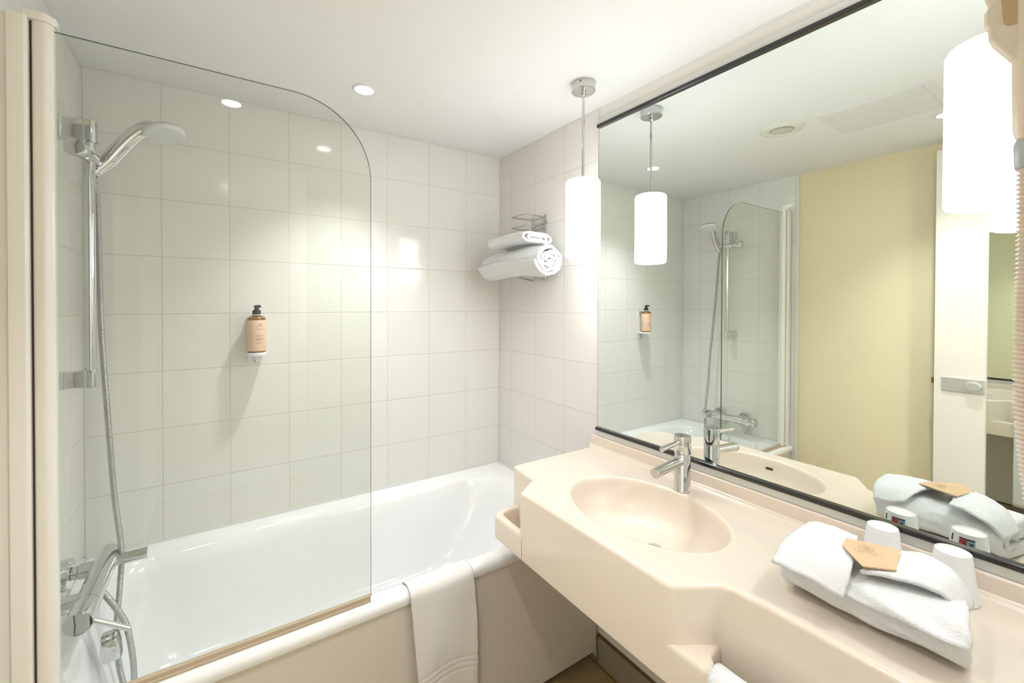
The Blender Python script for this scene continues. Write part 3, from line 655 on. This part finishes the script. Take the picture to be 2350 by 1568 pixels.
# print on the packet: ring logo and words, reading along the long edge
P0 = Vector((1.414, -1.708, kz + .0038)); ux = (Vector(kc[1]) - Vector(kc[0])).normalized(); nn_ = Vector((0, 0, 1)); uy = nn_.cross(ux).normalized()
ux.z += .02
pr_ = MB(kro)
def ring2(cx, cy, a, b_, w):
    n_ = 40; vs_ = []
    for k in range(n_):
        t = 2*pi*k/n_
        for s_ in (0, w): vs_.append(P0 + ux*(cx + (a - s_)*cos(t)) + uy*(cy + (b_ - s_)*sin(t)))
    pr_.add(vs_, [(2*k, 2*((k + 1) % n_), 2*((k + 1) % n_) + 1, 2*k + 1) for k in range(n_)])
ring2(0, .010, .0115, .0115, .0007); ring2(0, .010, .006, .0072, .0005)
def put(body, size, cx, cy, sp):
    vs_, fs = text_mesh(body, size, sp, 'CENTER'); pr_.add([P0 + ux*(cx + v.x) + uy*(cy + v.y) for v in vs_], fs)
put('VANITY KIT', .0062, 0, -.010, 1.25)
for x0_, x1_ in ((-.004, .0), (0, .004), (.0015, -.0015)):
    a_, b_ = P0 + ux*x0_ + uy*.006, P0 + ux*x1_ + uy*.0145
    pr_.add([a_, a_ + ux*.0006, b_ + ux*.0006, b_], [(0, 1, 2, 3)])
pr_.obj('print', M_kink, kr, smooth=False)

# ------------------------------------------------------------------ paper cups
def cup(x, y, label):
    e = empty('paper_cup', (x, y, ZC), label, 'cup', 'upturned paper cups on the counter'); eo = Vector((x, y, ZC))
    cw = MB(eo).lathe([(.0355, .001), (.0375, .0005), (.0383, .002), (.0375, .0035), (.0368, .004), (.0272, .0915), (.0268, .0922), (.0262, .0915), (.0258, .089), (.001, .0895)], eo, n=56, cap0=False).obj('cup_wall', M_paper, e, auto=50)
    def rad(z): return .0368 - (.0096)*(z - .004)/.0875 + .0004
    def patch(a0, a1, z0, z1, m, nm, lift=0.):
        n_ = 10; b = MB(eo)
        b.add([(x + (rad(z) + lift)*cos(a0 + (a1 - a0)*k/n_), y + (rad(z) + lift)*sin(a0 + (a1 - a0)*k/n_), ZC + z) for k in range(n_ + 1) for z in (z0, z1)], [(2*k, 2*k + 2, 2*k + 3, 2*k + 1) for k in range(n_)])
        return b.obj(nm, m, cw, smooth=False)
    def P(a, z): return (x + (rad(z) + .0005)*cos(a), y + (rad(z) + .0005)*sin(a), ZC + z)
    a = radians(172)        # the printed side faces the mirror: from there, +angle runs to the right
    a = radians(14)
    patch(a - .30, a + .12, .062, .080, M_red, 'red_mark'); patch(a - .72, a - .30, .062, .080, M_blue, 'blue_mark'); patch(a - .72, a + .12, .0803, .0838, M_ink, 'header_strip')
    patch(a + .55, a + .72, .070, .084, M_ink, 'dark_tab')
    b = MB(eo); ca, cz = a - .09, .071
    for k in range(20):
        t0, t1 = 2*pi*k/20, 2*pi*(k + 1)/20
        b.add([P(ca + .19*cos(t0), cz + .0068*sin(t0)), P(ca + .19*cos(t1), cz + .0068*sin(t1)), P(ca + .155*cos(t1), cz + .0056*sin(t1)), P(ca + .155*cos(t0), cz + .0056*sin(t0))], [(0, 1, 2, 3)])
    b.add([P(ca + .13, cz - .0052), P(ca + .155, cz - .0042), P(ca - .13, cz + .0052), P(ca - .155, cz + .0042)], [(0, 1, 2, 3)])
    ca = a - .51
    pts_ = [(.0, .0030), (.05, .0065), (.12, .006), (.06, .002), (.15, -.001), (.08, -.0035), (.0, -.0065), (-.08, -.0035), (-.15, -.001), (-.06, .002), (-.12, .006), (-.05, .0065)]
    b.add([P(ca, cz)] + [P(ca + p[0], cz + p[1]*.9) for p in pts_], [(0, 1 + i, 1 + (i + 1) % 12) for i in range(12)])
    for z0_, z1_ in ((.050, .068),):
        for k in (0, 1):
            aa = a + .55 + k*.16
            b.add([P(aa, z0_), P(aa + .012, z0_), P(aa + .012, z1_), P(aa, z1_)], [(0, 1, 2, 3)])
    for zz in (.0535, .0595, .065):
        for k in range(10):
            t0, t1 = 2*pi*k/10, 2*pi*(k + 1)/10
            b.add([P(a + .635 + .05*cos(t0), zz + .002*sin(t0)), P(a + .635 + .05*cos(t1), zz + .002*sin(t1)), P(a + .635 + .03*cos(t1), zz + .0012*sin(t1)), P(a + .635 + .03*cos(t0), zz + .0012*sin(t0))], [(0, 1, 2, 3)])
    b.obj('symbols', M_ink, cw, smooth=False)
    return e
cup(1.617, -1.676, 'upturned white paper cup nearer the tap, behind the kraft packet')
cup(1.612, -1.787, 'upturned white paper cup farther from the tap, at the right')

# ------------------------------------------------------------------ open door against the yellow wall, with a mirror on it
DX0, DX1 = .050, .090
dr = struct(bpy.data.objects.new('door_1', None)); COL.objects.link(dr); dr.location = (.07, -1.72, ZF); do = Vector((.07, -1.72, ZF))
MB(do).box((DX0, YB + .003, ZF + .008), (DX1, -1.416, 2.155)).obj('door_leaf', M_door, dr, bev=.0015)
dmf = MB(do).box((DX1 + .0005, YB + .02, .10), (DX1 + .004, -1.590, 2.02)).obj('mirror_pane', M_mirror, dr, smooth=False)
lp = MB(do).box((DX1 - .001, -1.584, 1.006), (DX1 + .006, -1.443, 1.074)).obj('lock_plate', mat('satin nickel', (.72, .72, .69), .35, .8), dr, bev=.003)
MB(do).lathe([(.001, .018), (.024, .018), (.026, .016), (.027, .004), (.024, 0)], (DX1 + .006, -1.548, 1.041), (1, 0, 0), 32, sx=.75, sy=1.0).obj('thumb_turn', bpy.data.materials['satin nickel'], lp)
MB(do).box((DX0 + .012, -1.416, 1.035), (DX0 + .027, -1.404, 1.062)).obj('latch_bolt', mat('latch brass', (.20, .14, .06), .4, .8), dr, bev=.001)

# ------------------------------------------------------------------ wall hair dryer at the right edge
hd = empty('hair_dryer', (1.2, YB, 1.6), 'peach wall-mounted hair dryer with a ribbed hose at the right edge', 'hair dryer'); hdo = Vector((1.2, YB, 1.6))
body = rpoly([(YB + .001, 1.705, .004), (-1.912, 1.700, .012), (-1.890, 1.738, .008), (-1.8895, 1.752, .004), (-1.8865, 1.757, .004), (-1.8865, 1.774, .004), (-1.8895, 1.779, .004), (-1.8865, 1.790, .006), (-1.887, 1.90, .03), (YB + .001, 1.90, .004)], 5)
MB(hdo).loft([[(1.170, p.x, p.y) for p in offset(body, .004)], [(1.176, p.x, p.y) for p in body], [(1.232, p.x, p.y) for p in body], [(1.238, p.x, p.y) for p in offset(body, .004)]]).obj('housing', M_dry, hd, auto=60)
gv = rpoly([(-1.93, 1.750, .005), (-1.9035, 1.744, .008), (-1.8995, 1.80, .005), (-1.8995, 1.87, .005), (-1.93, 1.87, .005)], 4)
MB(hdo).loft([[(1.1690, p.x, p.y) for p in gv], [(1.1712, p.x, p.y) for p in gv]]).obj('groove_shade', mat('dryer groove shade', (.55, .40, .22), .5), hd)  # flat brown patch paints the shade of a groove in the housing
MB(hdo).lathe([(.012, 1.608), (.018, 1.612), (.0205, 1.622), (.0215, 1.66), (.0225, 1.72), (.0225, 1.86), (.018, 1.87)], (1.185, -1.930, 0), n=36).obj('handle', M_dry, hd)
MB(hdo).lathe([(.0185, 1.577), (.0195, 1.579), (.0205, 1.606), (.0190, 1.611), (.011, 1.613)], (1.190, -1.930, 0), n=36).obj('collar', M_grey, hd)
hp2 = catmull([(1.190, -1.930, 1.582), (1.192, -1.930, 1.50), (1.194, -1.929, 1.40), (1.194, -1.929, 1.32), (1.194, -1.933, 1.24), (1.194, -1.942, 1.16), (1.193, -1.955, 1.10), (1.19, -1.975, 1.07), (1.188, -1.995, 1.10), (1.188, -2.005, 1.2), (1.188, -2.008, 1.4), (1.188, -2.008, 1.71)], 40)
seg = [0]
for a, b in zip(hp2, hp2[1:]): seg.append(seg[-1] + (b - a).length)
pt_, k_ = [], 0; step = .0014; j = 0
for i in range(int(seg[-1]/step)):
    s_ = i*step
    while j < len(seg) - 2 and seg[j + 1] < s_: j += 1
    pt_.append(hp2[j].lerp(hp2[j + 1], (s_ - seg[j])/max(1e-9, seg[j + 1] - seg[j])))
MB(hdo).tube(pt_, [(.0165 + .0018*cos(2*pi*i/4)) for i in range(len(pt_))], 20).obj('hose', M_dhose, hd, auto=80)
